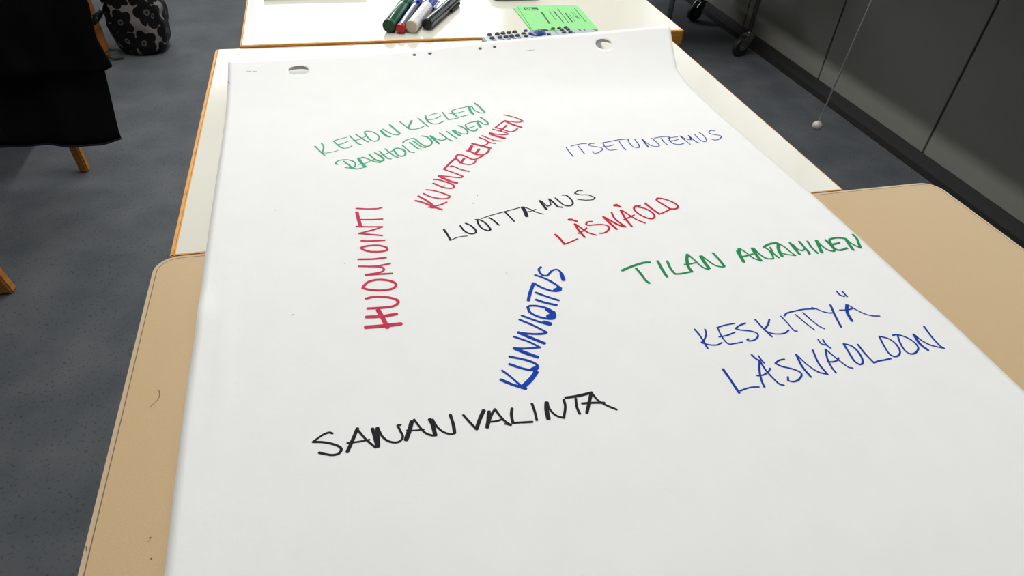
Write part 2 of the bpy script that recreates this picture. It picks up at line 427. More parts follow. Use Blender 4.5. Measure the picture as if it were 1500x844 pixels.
for i in range(NX):
    for j in range(NY):
        if (i, j) in skip: continue
        bm.faces.new((gv(i, j), gv(i+1, j), gv(i+1, j+1), gv(i, j+1)))
for i0, j0, k, c, r in blocks:
    loop = [(i0+a, j0) for a in range(k)] + [(i0+k, j0+a) for a in range(k)] + [(i0+k-a, j0+k) for a in range(k)] + [(i0, j0+k-a) for a in range(k)]
    prev = [gv(*q) for q in loop]
    outer = [v.co.copy() for v in prev]
    steps = 3
    for s_ in range(1, steps+1):
        ring = []
        for v in outer:
            d = Vector((v.x-c.x, v.y-c.y)).normalized()*r; q = Vector((c.x+d.x, c.y+d.y))
            x = v.x + (q.x-v.x)*s_/steps; y = v.y + (q.y-v.y)*s_/steps
            ring.append(bm.verts.new((x, y, TOPZ+zpap(x, y))))
        for a in range(len(loop)): bm.faces.new((prev[a], prev[(a+1) % len(loop)], ring[(a+1) % len(loop)], ring[a]))
        prev = ring
paper = root('flip_chart_sheet', (.18, .46, TOPZ), label='large white flip chart sheet with handwritten words lying across the tables', cat='paper')
PO = Vector((.18, .46, TOPZ))
for v in bm.verts: v.co -= PO
sh = finish('sheet', bm, M['paper'], paper, smooth=True)
if sh.data.polygons[0].normal.z < 0: sh.data.flip_normals()
so = sh.modifiers.new('thickness', 'SOLIDIFY'); so.thickness = .00022; so.offset = -1

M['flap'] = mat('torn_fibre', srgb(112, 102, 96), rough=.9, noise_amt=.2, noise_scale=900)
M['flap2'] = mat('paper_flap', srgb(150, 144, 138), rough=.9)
for px, py, r_, k in holes[:2]:      # grey strip inside each big hole's far side, coloured as its shadow
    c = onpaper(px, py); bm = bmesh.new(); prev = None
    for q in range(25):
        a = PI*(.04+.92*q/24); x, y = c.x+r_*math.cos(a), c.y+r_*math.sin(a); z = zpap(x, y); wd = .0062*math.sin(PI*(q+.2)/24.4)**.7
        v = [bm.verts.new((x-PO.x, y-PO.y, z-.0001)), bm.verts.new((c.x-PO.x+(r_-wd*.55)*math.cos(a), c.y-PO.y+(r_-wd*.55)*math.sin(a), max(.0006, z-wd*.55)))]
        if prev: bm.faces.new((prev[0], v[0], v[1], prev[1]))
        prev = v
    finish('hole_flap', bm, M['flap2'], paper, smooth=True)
for px, py, r_, k in holes[2:]:  # grey-brown piece in each pinhole, coloured as the shade under the sheet
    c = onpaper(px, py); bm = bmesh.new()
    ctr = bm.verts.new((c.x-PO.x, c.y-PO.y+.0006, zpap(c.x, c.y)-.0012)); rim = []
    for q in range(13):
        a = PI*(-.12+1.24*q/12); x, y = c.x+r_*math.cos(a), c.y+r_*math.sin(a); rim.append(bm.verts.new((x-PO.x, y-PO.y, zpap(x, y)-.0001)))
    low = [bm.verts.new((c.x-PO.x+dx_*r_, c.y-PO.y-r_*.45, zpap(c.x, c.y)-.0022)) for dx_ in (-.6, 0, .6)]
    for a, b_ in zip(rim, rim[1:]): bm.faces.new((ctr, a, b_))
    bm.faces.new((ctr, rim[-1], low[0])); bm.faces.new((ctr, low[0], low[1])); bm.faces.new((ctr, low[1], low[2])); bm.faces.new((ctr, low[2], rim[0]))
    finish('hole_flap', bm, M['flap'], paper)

# ---- handwriting: felt pen strokes lying on the sheet
def catmull(pts, n):
    out = []
    P_ = [pts[0]*2-pts[1]] + pts + [pts[-1]*2-pts[-2]]
    for i in range(1, len(P_)-2):
        p0, p1, p2, p3 = P_[i-1:i+3]
        for k in range(n):
            t = k/n
            out.append(.5*((2*p1)+(p2-p0)*t+(2*p0-5*p1+4*p2-p3)*t*t+(3*p1-p0-3*p2+p3)*t**3))
    out.append(pts[-1]); return out
def strokes(name, label, mt, W, groups):
    bm = bmesh.new(); den = bm.verts.layers.float.new('density'); lay = 0
    for (ox, oy, sc, lst) in groups:
        for st in lst:
            wd = W*1e-3*(st[0] if isinstance(st[0], (int, float)) else 1)
            raw = st[1:] if isinstance(st[0], (int, float)) else st
            lay += 1; up = .00012 + .000004*lay
            pts = []
            for (x, y) in raw:
                p = onpaper(ox+x/sc, oy+y/sc); pts.append(Vector((p.x, p.y)))
            # break at sharp corners so that the pen turns like a felt tip
            runs, cur = [], [pts[0]]
            for i in range(1, len(pts)):
                cur.append(pts[i])
                if i < len(pts)-1:
                    a, b_ = pts[i]-pts[i-1], pts[i+1]-pts[i]
                    if a.length > 1e-6 and b_.length > 1e-6 and a.angle(b_) > 1.35: runs.append(cur); cur = [pts[i]]
            runs.append(cur)
            for ri, run in enumerate(runs):
                L = sum((b_-a).length for a, b_ in zip(run, run[1:]))
                cm = catmull(run, 8)
                prev = None; s = 0; left = []; right = []
                n = len(cm); seed = random.Random(lay*31+ri).random()*50
                lens = [0]
                for a, b_ in zip(cm, cm[1:]): lens.append(lens[-1]+(b_-a).length)
                tot = max(lens[-1], 1e-6)
                for i in range(n):
                    tg = cm[min(i+1, n-1)]-cm[max(i-1, 0)]
                    if tg.length < 1e-7: tg = Vector((1, 0))
                    tg.normalize(); nr = Vector((-tg.y, tg.x))
                    h = wd/2*(1+.13*noise.noise(Vector((lens[i]*130, seed, 0))))
                    z = zpap(cm[i].x, cm[i].y)+up+.000001*ri
                    d = max(0, 1-min(lens[i], tot-lens[i])/.0035)
                    pr = []
                    for sg in (-1, 0, 1):
                        q = cm[i]+nr*h*sg; v = bm.verts.new((q.x-PO.x, q.y-PO.y, z)); v[den] = d*.75; pr.append(v)
                    if prev:
                        bm.faces.new((prev[0], prev[1], pr[1], pr[0])); bm.faces.new((prev[1], prev[2], pr[2], pr[1]))
                    if i in (0, n-1):       # round cap
                        sgn = -1 if i == 0 else 1; fan = [pr[0]]
                        for k in range(1, 6):
                            a = -PI/2+PI*k/6; q = cm[i]+nr*h*math.sin(a)+tg*sgn*h*.8*math.cos(a)
                            v = bm.verts.new((q.x-PO.x, q.y-PO.y, z)); v[den] = .75; fan.append(v)
                        fan.append(pr[2])
                        for a, b_ in zip(fan, fan[1:]): bm.faces.new((pr[1], a, b_))
                    prev = pr
    for f in bm.faces:
        if f.normal.z < 0: f.normal_flip()
    me = bpy.data.meshes.new(name); bm.normal_update()
    for f in bm.faces:
        if f.normal.z < 0: f.normal_flip()
    bm.to_mesh(me); bm.free(); me.materials.append(INK[mt])
    o = bpy.data.objects.new(name, me); COL.objects.link(o); o.parent = paper
    o['label'] = label
    return o
exec_words = []
def S(txt):
    """'1.3: 10,20 30,40' -> (1.3, (10,20), (30,40))"""
    out = []
    for line in txt.strip().split('\n'):
        for part in line.split(';'):
            part = part.strip()
            if not part: continue
            st = []
            if ':' in part: wv, part = part.split(':'); st.append(float(wv))
            for pr in part.split():
                a, b_ = pr.split(','); st.append((float(a), float(b_)))
            out.append(tuple(st))
    return out
strokes('handwritten_word', 'mint green handwritten words KEHON KIELEN', 'green1', 1.9, [
 (450, 180, 10, S('''115,342 165,395 215,440 255,478; 208,298 238,340 235,395 215,432; .7: 212,436 260,442 330,435 400,420 450,403
 .8: 385,268 450,245 575,213; 385,268 430,310 490,358 540,376; .8: 540,376 600,365 655,338; .8: 455,318 520,305 600,268
 620,190 690,255 745,305 790,318; 710,168 790,220 850,260 898,282; .8: 670,266 750,245 855,202
 840,132 880,122 960,135 1030,175 1055,215 1035,255 990,270 930,255 880,205 845,150 840,132
 1.7: 1078,112 1120,160 1170,195 1215,205; 1110,92 1180,135 1260,170 1340,178 1355,160; 1.3: 1210,28 1270,80 1320,125 1358,158''')),
 (580, 140, 10, S('''55,382 110,425 180,480; 1.3: 232,368 205,420 180,478; .9: 175,478 220,495 300,490 360,475 410,450
 325,333 400,395 475,455; 1.3: 435,300 440,340 480,390; 480,390 550,415 620,412 705,373; .8: 495,293 550,272 615,255; .8: 460,355 540,350 600,330 655,298
 680,245 730,310 770,355; .8: 770,355 830,345 915,330
 1.3: 818,222 840,265 890,310; .9: 890,310 930,315 1000,300 1055,282; .8: 820,222 900,195 1070,160; .7: 785,265 880,260 1005,228
 1.8: 1075,170 1090,225 1130,272; 1080,158 1110,165 1150,215 1220,250 1290,258; 1.4: 1150,112 1215,160 1270,215 1298,245'''))])
strokes('handwritten_word', 'mint green handwritten word RAUHOITTUMINEN', 'green1', 1.9, [
 (450, 180, 10, S('''450,610 418,602 435,568 500,545 590,542 665,560 705,595 700,630 670,650 620,650; 1.2: 535,565 600,610 660,655 725,677; .9: 555,655 640,665 720,675; .7: 720,675 800,662 850,645
 1.9: 750,518 790,580 850,645; 780,520 810,503 870,520 960,560 1070,585; .8: 755,610 840,598 930,555 985,535
 1.2: 910,465 960,510 1020,550 1080,562 1120,550 1112,520 1060,480 990,438
 1060,415 1110,465 1180,520 1230,530; 1140,380 1210,435 1270,480 1330,508; .8: 1085,475 1150,455 1230,420 1290,380
 1.2: 1270,385 1320,372 1390,388 1435,425 1435,465 1400,488 1340,480 1295,440 1275,400''')),
 (580, 170, 10, S('''95,428 150,480 210,525 270,535; 100,395 130,365 200,338 260,330 290,345; 1.2: 290,345 340,390 400,430 460,445 510,425 528,385 500,340 450,305 380,293
 200,385 260,430 320,475 370,487; 250,365 310,410 370,450 435,465
 1.6: 505,292 560,345 630,405; 510,292 590,335 660,355 720,345 735,325; 1.1: 640,250 700,290 760,335 825,368
 745,225 810,275 895,328
 1.8: 835,210 880,255 940,288; 850,205 900,235 970,262 1040,260 1052,235; 1.2: 915,140 990,170 1040,210 1055,240
 .9: 1185,82 1110,90 1030,120 1015,140; 1.2: 1015,140 1050,185 1110,218 1165,215 1190,190; .8: 1065,178 1150,150
 1.7: 1190,75 1210,120 1240,165; 1190,68 1240,90 1290,120 1345,125; 1.2: 1240,22 1300,60 1345,100 1350,125'''))])
strokes('handwritten_word', 'crimson handwritten word KUUNTELEMINEN', 'red1', 2.25, [
 (600, 230, 9.375, S('''1.25: 80,600 180,625 290,670 445,725; 1.25: 120,538 200,580 290,640 330,680; 260,692 330,680 430,655 510,620; 2: 295,688 345,690
 190,502 270,540 370,565 470,575 540,560 545,535 460,500 340,465 230,450
 1.1: 325,360 400,395 490,425 570,432 608,418 590,380 500,345 400,315 335,312
 1.7: 405,262 480,300 560,335 650,358; 405,258 520,268 620,280 700,285 735,268; 735,268 640,230 540,195 470,170
 560,130 600,128 700,170 815,200; 1.3: 470,168 490,150 560,80 630,20''')),
 (580, 170, 10, S('''1.2: 885,635 880,600 905,570 960,570 1040,600 1110,632 1170,632 1230,605 1275,580; 1.2: 865,620 900,640 945,685; 945,685 1010,705 1080,712 1140,695 1170,655; 1.4: 945,690 975,655 1000,620
 1.2: 1040,508 1100,525 1160,560 1230,570 1300,560 1345,530 1365,495; 1.8: 1075,510 1110,440; 1.5: 1160,560 1220,485
 1.7: 1120,405 1220,430 1300,450 1380,472; 1130,410 1240,430 1310,425 1345,400 1340,370 1290,340 1220,315; 1330,370 1400,395 1460,402''')),
 (670, 160, 9.375, S('''340,365 430,400 510,430 598,438; 1.7: 445,338 530,370 650,400; 445,325 540,345 640,352 695,345 680,330 600,305 485,275
 1.1: 520,255 580,265 640,285 720,310 780,300 825,268; 1.1: 520,255 570,215 640,165; 1.3: 590,300 630,265 675,222
 1.6: 650,158 720,195 800,225 880,250; 660,158 740,172 840,180 905,165; 905,165 830,130 740,100 640,78'''))])
strokes('handwritten_word', 'crimson handwritten word HUOMIOINTI running up the sheet', 'red1', 2.35, [
 (500, 290, 4.019, S('''88,62 160,65 215,63 238,57; 108,128 170,128 242,125; 1.5: 92,85 100,120 112,162
 88,168 160,170 242,170 190,188 103,210; 103,210 170,215 240,222; 118,253 180,254 255,250
 1.1: 115,293 160,282 220,280 265,292 270,308 235,316 170,316 130,305 115,293; 1.1: 100,362 190,360 262,352
 103,403 200,403 287,387; 195,405 240,410 250,425 225,440 145,453; 145,456 220,450 300,445
 1.15: 130,522 160,495 220,482 290,490 322,510 300,535 230,545 160,540 125,530
 1.2: 145,593 200,582 270,585 325,600 332,622 300,640 230,648 155,652
 1.5: 148,702 240,698 325,684; 1.8: 145,762 240,755 350,742; 1.6: 217,662 245,710 272,765'''))])
strokes('handwritten_word', 'blue handwritten word KUNNIOITUS slanting up the sheet', 'blue2', 2.0, [
 (720, 380, 4.22, S('''1.4: 58,745 130,775 212,800; 65,688 110,720 150,755 185,785; 2.1: 276,697 245,740 200,785
 1.2: 110,648 180,672 240,685 275,682 285,660 260,640 200,620 112,602; 2: 255,680 280,668
 1.7: 142,550 200,575 285,605; 1.1: 145,550 200,552 300,545; 300,545 230,510 137,478
 1.5: 165,452 230,480 328,520; 1.2: 165,455 260,462 320,460 340,452; 1.1: 338,450 260,410 172,373
 1.1: 187,348 260,375 330,398 365,402; 2.2: 362,400 325,390
 1.2: 225,300 240,330 290,355 350,368 385,365 390,335 345,305 290,290 240,288 222,298; 3: 355,355 380,350 375,328; 2: 345,310 385,340
 1.3: 275,250 330,268 402,284; 1.2: 273,206 340,230 415,254; 1.6: 228,255 238,210 260,148
 1.2: 262,148 310,175 370,195 415,195 425,180 380,145 320,115 270,98; 2.4: 395,192 422,178
 1.1: 305,48 292,65 310,95 345,100 375,70 410,65 435,90; 1.9: 432,90 445,128'''))])
strokes('handwritten_word', 'soft black handwritten words SANAN VALINTA', 'black2', 1.75, [
 (440, 590, 6.25, S('''295,283 260,275 200,300 115,360; 1.1: 115,360 200,362 280,375 350,400 375,430 350,468 290,480 220,470 172,458
 1.5: 522,238 480,340 430,452; 520,245 570,305 620,355 690,413; .9: 430,370 520,360 632,340
 1.5: 660,240 680,310 708,405; 1.7: 705,235 710,320 712,402; 712,238 750,310 800,350 860,365 910,355 938,315 920,270 890,210 918,205
 1.9: 1020,175 1000,250 968,340; 1040,155 1090,220 1140,275 1200,300 1245,300; .8: 975,255 1050,255 1132,245
 1.7: 1185,155 1210,200 1235,298; 1210,155 1250,220 1310,270 1380,290 1412,280; 1.4: 1412,280 1400,200 1372,112''')),
 (670, 560, 6, S('''1.1: 52,290 110,355 168,415; 1.6: 232,250 200,320 168,412
 1.6: 278,260 272,330 262,398; 1.2: 265,395 295,300 330,238; 1.1: 330,238 380,305 425,350 470,378; .9: 290,350 350,342 400,325; .7: 415,368 470,378
 1.3: 480,232 475,290 488,360; 488,360 560,355 660,350; 1.15: 655,190 680,260 698,335
 1.9: 785,182 785,250 800,322; 790,190 820,250 870,295 935,315; 1.2: 935,155 948,220 935,315
 1.4: 950,138 1040,125 1110,110 1180,92; 1.2: 1040,145 1050,220 1075,278
 1.5: 1178,95 1160,170 1138,270; 1180,95 1230,155 1300,200 1400,242; 1.1: 1095,188 1200,182 1292,182'''))])
strokes('handwritten_word', 'green handwritten words TILAN ANTAMINEN', 'green2', 2.0, [
 (900, 350, 7.895, S('''1.5: 90,368 160,335 260,300 340,277 410,272; 1.35: 250,340 310,410 360,480 405,513; 1.5: 500,258 550,350 608,440
 1.3: 610,258 650,345 700,405; 1.2: 700,408 780,402 870,385; 1.6: 845,182 838,240 855,320 895,380; 845,180 920,240 1000,315 1085,358; .9: 810,297 870,292 955,272
 1.7: 998,202 1040,270 1095,342; 1010,197 1080,250 1160,305 1240,325 1272,318; 1.4: 1140,165 1210,240 1270,315''')),
 (1070, 330, 7.143, S('''1.7: 92,248 95,300 138,384; 1.1: 68,270 100,335; .9: 95,243 160,285 240,345 325,375; 95,335 170,320 235,300
 1.6: 228,244 270,310 320,372; 240,240 300,300 370,345 435,352 445,330 405,265 360,235; 1.4: 348,230 400,200 470,185 490,190; 1.1: 415,232 450,295 505,340
 1.8: 500,195 505,260 538,322; .9: 500,190 560,225 620,275 682,318; .8: 525,290 600,308 682,318
 1.4: 622,185 670,245 722,303; 650,200 700,250 750,265 775,250; 1.3: 720,172 770,230 820,285 825,303; 1.2: 805,168 850,235 912,293
 1.8: 900,162 930,230 956,286; 905,165 960,220 1020,260 1080,275; 1.3: 1080,272 1085,255 1040,200 995,155
 1.3: 1195,140 1120,132 1040,150 1050,190 1090,245 1150,262 1220,240; 1.3: 1060,205 1140,185
 1.5: 1200,140 1240,200 1285,260; 1205,140 1270,195 1360,238; 1.4: 1280,98 1320,140 1345,200 1362,238'''))])
strokes('handwritten_word', 'blue handwritten word KESKITTYÄ', 'blue1', 1.45, [
 (1000, 420, 7.5, S('''1.2: 130,468 190,540 275,680; 1.1: 245,468 258,520 235,590 205,615; 210,618 300,640 380,640 432,615
 378,452 460,425 570,405; 385,455 430,550 500,628 570,625 655,610; 400,553 490,535 572,503
 1.1: 692,400 620,430 580,462 640,478 740,488 810,510 828,545 790,585 730,597 708,585 725,575
 1.2: 795,362 880,455 980,550; 1.2: 952,362 935,420 895,470; 900,480 970,512 1060,522 1130,508 1165,478
 1078,325 1150,400 1220,480 1258,490; 1.1: 1115,322 1150,290 1250,265 1350,248 1450,245''')),
 (1150, 420, 10, S('''150,408 280,520 430,635; 260,382 400,505 500,580 575,618; 390,308 450,325 560,368 640,385 700,385
 1.4: 665,272 730,420 820,592; 2: 905,272 910,380 980,505; 920,270 1050,345 1180,405 1280,428 1385,432; 800,345 900,342 960,332 1000,315
 1.2: 755,68 800,120 865,145; 1.2: 838,72 908,148'''))])
strokes('handwritten_word', 'blue handwritten word LÄSNÄOLOON', 'blue1', 1.5, [
 (1050, 490, 8.333, S('''1.5: 75,425 170,560 272,715; 285,690 350,665 430,645 515,642
 1.2: 520,325 520,440 545,560 580,642; 1.1: 525,325 600,440 700,550 770,610 820,620; 490,505 570,495 630,455 652,415; 1.2: 425,250 480,300 525,320; 510,262 540,310 580,352
 1.1: 825,303 760,318 715,355 790,390 930,425 1020,465 1032,510 990,560 930,578 870,565 868,520
 1.3: 968,245 1040,390 1150,522; 975,250 1090,360 1230,455 1355,488; 1.2: 1170,192 1240,350 1350,488
 1.1: 1325,182 1350,300 1400,400 1455,470; 1330,185 1420,260 1500,325 1600,398 1660,412; 1350,332 1420,335 1475,315 1485,285; 1235,60 1270,110 1320,130; 1295,65 1330,120 1390,170''')),
 (1220, 470, 8.333, S('''1.2: 130,285 190,380 260,490 320,535 358,525 355,460 300,370 220,305 130,282; 1.2: 305,290 390,400 500,515; 1.1: 500,515 560,492 640,478 708,460
 1.1: 565,192 620,300 680,395 740,435 800,425 818,370 770,285 680,220 565,190; 1.1: 728,178 790,172 900,205 1000,270 1042,335 1010,390 950,405 880,365 820,270 790,180
 1.7: 985,168 1060,280 1160,360; 990,165 1080,240 1200,300 1360,338; 1.2: 1110,68 1200,190 1300,300 1360,338'''))])
strokes('handwritten_word', 'thin blue handwritten word ITSETUNTEMUS', 'blue1', 1.35, [
 (820, 180, 11.54, S('''105,410 160,490 228,570; 1.1: 188,395 280,372 360,355 450,350; 310,390 370,465 420,525
 585,347 510,355 480,378 540,395 650,408 715,430 715,460 650,505 590,513 560,500 560,480
 735,350 760,400 820,455 880,463 975,448; 735,398 830,395 908,370; 1.2: 695,343 800,325 950,295 1050,280 1160,272; 1005,315 1060,400 1115,460
 1155,275 1165,320 1220,390 1290,420 1340,415 1335,370 1300,325 1258,270''')),
 (940, 180, 11.54, S('''1.5: 10,280 60,350 115,412; 15,282 90,345 180,390 260,400 298,385 270,345 170,260
 210,260 300,242 400,233 465,240; 1.1: 330,262 380,330 445,380; 1.1: 465,240 470,290 520,345 600,365 670,362 710,345; 445,260 530,245 605,238; 450,303 540,302 620,280
 1.1: 645,222 720,285 820,365; 650,222 740,270 830,290; 1.4: 830,290 820,250 790,212; 1.3: 790,212 860,275 920,320 970,340
 893,195 950,255 1010,305 1060,322 1095,300 1070,245 1020,195 968,165; 1240,135 1170,132 1132,158 1160,185 1240,203 1320,215 1345,240 1310,275 1240,292 1168,270'''))])
strokes('handwritten_word', 'black handwritten word LUOTTAMUS', 'black1', 1.6, [
 (640, 270, 6, S('''1.5: 62,400 90,440 120,492; .8: 120,492 190,465 265,455; 1.3: 205,365 240,410 290,435 335,430 340,405 300,365 252,343
 1.3: 340,312 380,315 430,345 470,395 450,410 400,390 365,350 355,318; .9: 390,303 480,272 600,240 725,207; 1.3: 460,295 500,320 545,360; 1.2: 595,240 640,285 680,327
 2.5: 752,204 775,240 790,282; .8: 755,198 820,220 880,248 938,262; .8: 760,245 820,238 868,220
 1.8: 905,145 930,180 962,220; 920,150 970,195 1000,180 985,130; 1.6: 985,130 1030,165 1060,195 1100,203
 1.2: 1040,120 1080,155 1120,185 1170,190 1195,170 1180,135 1140,100 1100,95; 1278,57 1240,58 1210,80 1260,92 1330,95 1390,118 1370,135 1310,140 1238,133'''))])
strokes('handwritten_word', 'red handwritten word LÄSNÄOLO', 'red2', 2.1, [
 (800, 280, 7.143, S('''1.3: 95,455 150,505 190,555; 190,558 250,535 330,500; 1.2: 300,345 340,410 405,485; 305,345 370,390 440,435 525,462; .9: 335,445 390,415 425,385; 1.8: 240,300 270,300; 1.2: 260,298 325,318
 480,318 430,325 418,350 450,358 560,350 635,360 660,385 640,420 600,440 560,442
 1.3: 598,270 660,330 740,400; 1.3: 610,275 700,325 760,355 830,375; 1.1: 685,225 720,290 825,372
 1.2: 780,200 830,290 895,370; 790,200 860,245 940,295 1035,335; .9: 815,300 870,275 922,250; 2: 715,150 745,150; 1.2: 735,140 780,168
 1.1: 985,155 935,160 920,190 970,240 1050,280 1110,290 1135,265 1110,225 1040,185 965,168; 1.3: 1035,128 1100,180 1185,242; 1185,242 1240,220 1300,190
 1.15: 1300,190 1240,150 1160,100 1165,75 1220,80 1310,110 1375,150 1370,180 1330,188 1300,185'''))])

# ink specks and staple slits
M['slit'] = mat('slit', srgb(88, 84, 80), rough=.8)
INK['slit'] = M['slit']
for q in ('361,104.3 368,104.6', '370,104.4 376,104.6', '768,74.8 776,74 783,73.2', '333.8,119 336.5,122.5'):
    strokes('staple_slit', 'short grey slit', 'slit', .7, [(0, 0, 1, S(q))])
for q in ('403,307.5 403.6,308', '699,286.5 699.8,287', '693,298 693.5,298.5', '651,271 651.5,271.4', '562,92.3 563,92.5', '429,461 429.6,461.4', '742,400 742.4,400.3', '505,386 505.4,386.3'):
    strokes('ink_speck', 'tiny stray ink speck', 'red1', .9, [(0, 0, 1, S(q))])

# ------------------------------------------------------------------ things on the far table
FT = TOPZ+.003
def pen_root(name, x, y, r, dx, dy, label, group='marker pens in a row'):
    o = root(name, (x, y, FT+r+.0002), math.atan2(-dx, dy), label=label, cat='marker pen', group=group); return o
def ph(name, prof, m, p, n=32):
    bm = bmesh.new(); lathe(bm, prof, n)
    o = finish(name, bm, m, p)
    for q in o.data.polygons: q.use_smooth = len(q.vertices) == 4
    md = o.modifiers.new('edge', 'EDGE_SPLIT'); md.split_angle = math.radians(35)
    return o
def strip(name, m, p, r, t0, t1, a0, a1, n=6):
    """printed band on a barrel, angles in degrees measured from +X towards +Z"""
    bm = bmesh.new(); rows = []
    for i in range(n+1):
        a = math.radians(a0+(a1-a0)*i/n); rows.append([bm.verts.new((r*math.cos(a), t, r*math.sin(a))) for t in (t0, t1)])
    for a, b_ in zip(rows, rows[1:]): bm.faces.new((a[0], a[1], b_[1], b_[0]))
    return finish(name, bm, m, p, smooth=True)
def clip(p, m, r, t0, t1, ang):
    bm = bmesh.new(); box(bm, r+.0002, r+.0026, t0, t1, -.0022, .0022, bev=.0006); box(bm, r-.002, r+.0026, t1-.006, t1, -.0022, .0022, bev=.0004)
    bm.transform(Matrix.Rotation(-math.radians(ang), 4, 'Y')); return finish('clip', bm, m, p)
# green
g = pen_root('marker_pen', .0878, 1.060, .0100, .0475, .129, 'dark green marker pen, leftmost of the row')
ph('end_plug', [(-.0005, .0078), (0, .0092), (.0012, .0099), (.0095, .0100)], M['green_plug'], g)
ph('body', [(.0095, .0095), (.0098, .0097), (.098, .0097)], M['green_plastic'], g)
ph('cap', [(.094, .0098), (.0945, .0101), (.135, .0096), (.143, .0088), (.1445, .006)], M['green_plastic'], g)
clip(g, M['green_plastic'], .0098, .10, .14, 20)
# red plug, silver barrel, blue cap
g = pen_root('marker_pen', .1050, 1.0545, .0073, .0485, .132, 'slim silver and blue marker pen with a red end plug, second in the row')
ph('end_plug', [(-.0012, .0052), (-.0004, .0066), (.0008, .0072), (.0075, .0073)], M['red_plastic'], g)
ph('body', [(.0075, .0066), (.0078, .0068), (.112, .0068)], M['silver'], g)
strip('blue_stripe', M['blue_plastic'], g, .00695, .009, .11, 118, 178)
strip('black_stripe', M['black_plastic'], g, .00695, .009, .11, 8, 62)
strip('blue_stripe', M['blue_plastic'], g, .0070, .009, .11, -30, 6)
ph('cap', [(.108, .0069), (.1085, .0072), (.142, .0068), (.148, .005)], M['blue_plastic'], g)
clip(g, M['blue_plastic'], .007, .112, .142, 60)
# white with blue cap
g = pen_root('marker_pen', .1228, 1.0550, .0098, .0535, .129, 'white marker pen with a cream end and blue cap, third in the row')
ph('end_plug', [(-.0006, .0082), (0, .0092), (.001, .0096), (.008, .0097)], M['cream_plastic'], g)
ph('body', [(.008, .0094), (.0083, .0095), (.104, .0095)], M['white_plastic'], g)
for k, (a, b_) in enumerate(((60, 61.5), (52, 54), (42, 44), (30, 31), (20, 22))):
    for q in range(5):
        strip('print_line', M['print_grey'], g, .00956, .018+q*.015+.002*(k % 3), .018+q*.015+.011-.002*(k % 2), a, b_, 2)
ph('cap', [(.098, .0095), (.0985, .0100), (.135, .0096), (.142, .0088), (.144, .006)], M['blue_plastic'], g)
for k in range(4): strip('cap_rib', M['white_plastic'], g, .01015, .102, .132, 120+k*16, 124+k*16, 2)
clip(g, M['blue_plastic'], .0098, .100, .138, -8)
# black
g = pen_root('marker_pen', .1478, 1.0660, .0088, .066, .116, 'black marker pen with faint grey print, rightmost of the row')
ph('end_plug', [(0, .0074), (.0006, .0082), (.0015, .0086), (.006, .0087)], M['black_plastic'], g)
ph('body', [(.006, .0085), (.0062, .0087), (.088, .0087)], M['black_plastic'], g)
ph('cap', [(.084, .0088), (.0845, .0092), (.138, .0088), (.144, .0075)], M['black_plastic'], g)
for (t0, t1, a, b_) in ((.020, .0212, 66, 86), (.0265, .0277, 66, 86), (.020, .0277, 85, 87), (.020, .0277, 65, 67), (.022, .0255, 72, 80),
                        (.008, .060, 22, 26), (.038, .062, 52, 58), (.048, .075, 70, 78), (.045, .07, 36, 42)):
    strip('print_line', M['pen_print'], g, .0088, t0, t1, a, b_, 3)
for t0 in (.064, .07, .076): strip('print_line', M['pen_print'], g, .00885, t0, t0+.003, 60, 90, 3)
clip(g, M['black_plastic'], .0089, .09, .134, -25)

# green cards: two, stapled look, printed
def card(x, y, z, rz, label, printed):
    c = root('printed_card', (x, y, z), rz, label=label, cat='card', group='green cards by the remote control')
    W_, H_ = .110, .122
    bm = bmesh.new(); slab(bm, 0, W_, -H_, 0, 0, .0011, [.003, .003, .010, .002], bev=0, n=6); finish('card_stock', bm, M['green_card'], c)
    if printed:
        z1 = .0013
        def fl(name, x0, x1, y0, y1, m, dz=0): 
            b3 = bmesh.new(); b3.faces.new([b3.verts.new(p) for p in ((x0, y0, z1+dz), (x1, y0, z1+dz), (x1, y1, z1+dz), (x0, y1, z1+dz))]); return finish(name, b3, m, c)
        fl('emblem_box', .009, .0335, -.0235, -.0085, M['print_dark'])
        for r0, r1, mm, dz in ((.0, .0058, M['green_card'], .0001), (.0, .0033, M['print_dark'], .0002), (0, .0018, M['green_card'], .0003)):
            b3 = bmesh.new(); cc = (.0165, -.0162)
            b3.faces.new([b3.verts.new((cc[0]+r1*math.cos(a*PI/12), cc[1]+r1*math.sin(a*PI/12), z1+dz)) for a in range(24)]); finish('emblem_ring', b3, mm, c)
        fl('emblem_tail', .0165, .0315, -.0214, -.0190, M['green_card'], .00012)
        # lines of print, running down the card
        rnd = random.Random(5)
        for (xx, wv, ya, yb) in ((.0355, .0040, -.034, -.088), (.0505, .0013, -.030, -.075), (.0585, .0026, -.030, -.052), (.0600, .0020, -.056, -.085), (.0685, .0016, -.018, -.085),
                                 (.0760, .0028, -.040, -.085), (.0815, .0010, -.046, -.080), (.0925, .0010, -.036, -.070), (.0995, .0016, -.014, -.083), (.0880, .0007, -.034, -.052)):
            y_ = ya
            while y_ > yb:
                l = rnd.uniform(.0012, .0045); fl('print_line', xx-wv/2*rnd.uniform(.6, 1), xx+wv/2*rnd.uniform(.6, 1), y_-l, y_, M['print_dark']); y_ -= l+rnd.uniform(.0002, .0012)
        for k in range(4): fl('print_line', .0865+k*.0011, .0872+k*.0013+.004, -.058-k*.0035, -.0565-k*.0035, M['print_dark'])
        fl('staple', .0040, .0046, -.020, -.0135, M['steel'], .0002)
    return c
card(.3125, 1.1585, FT+.0003, math.radians(1.0), 'green card lying underneath, showing only along the left edge', False)
card(.3205, 1.1635, FT+.0016, math.radians(-2.2), 'green card with black emblem and lines of print, topmost of two', True)

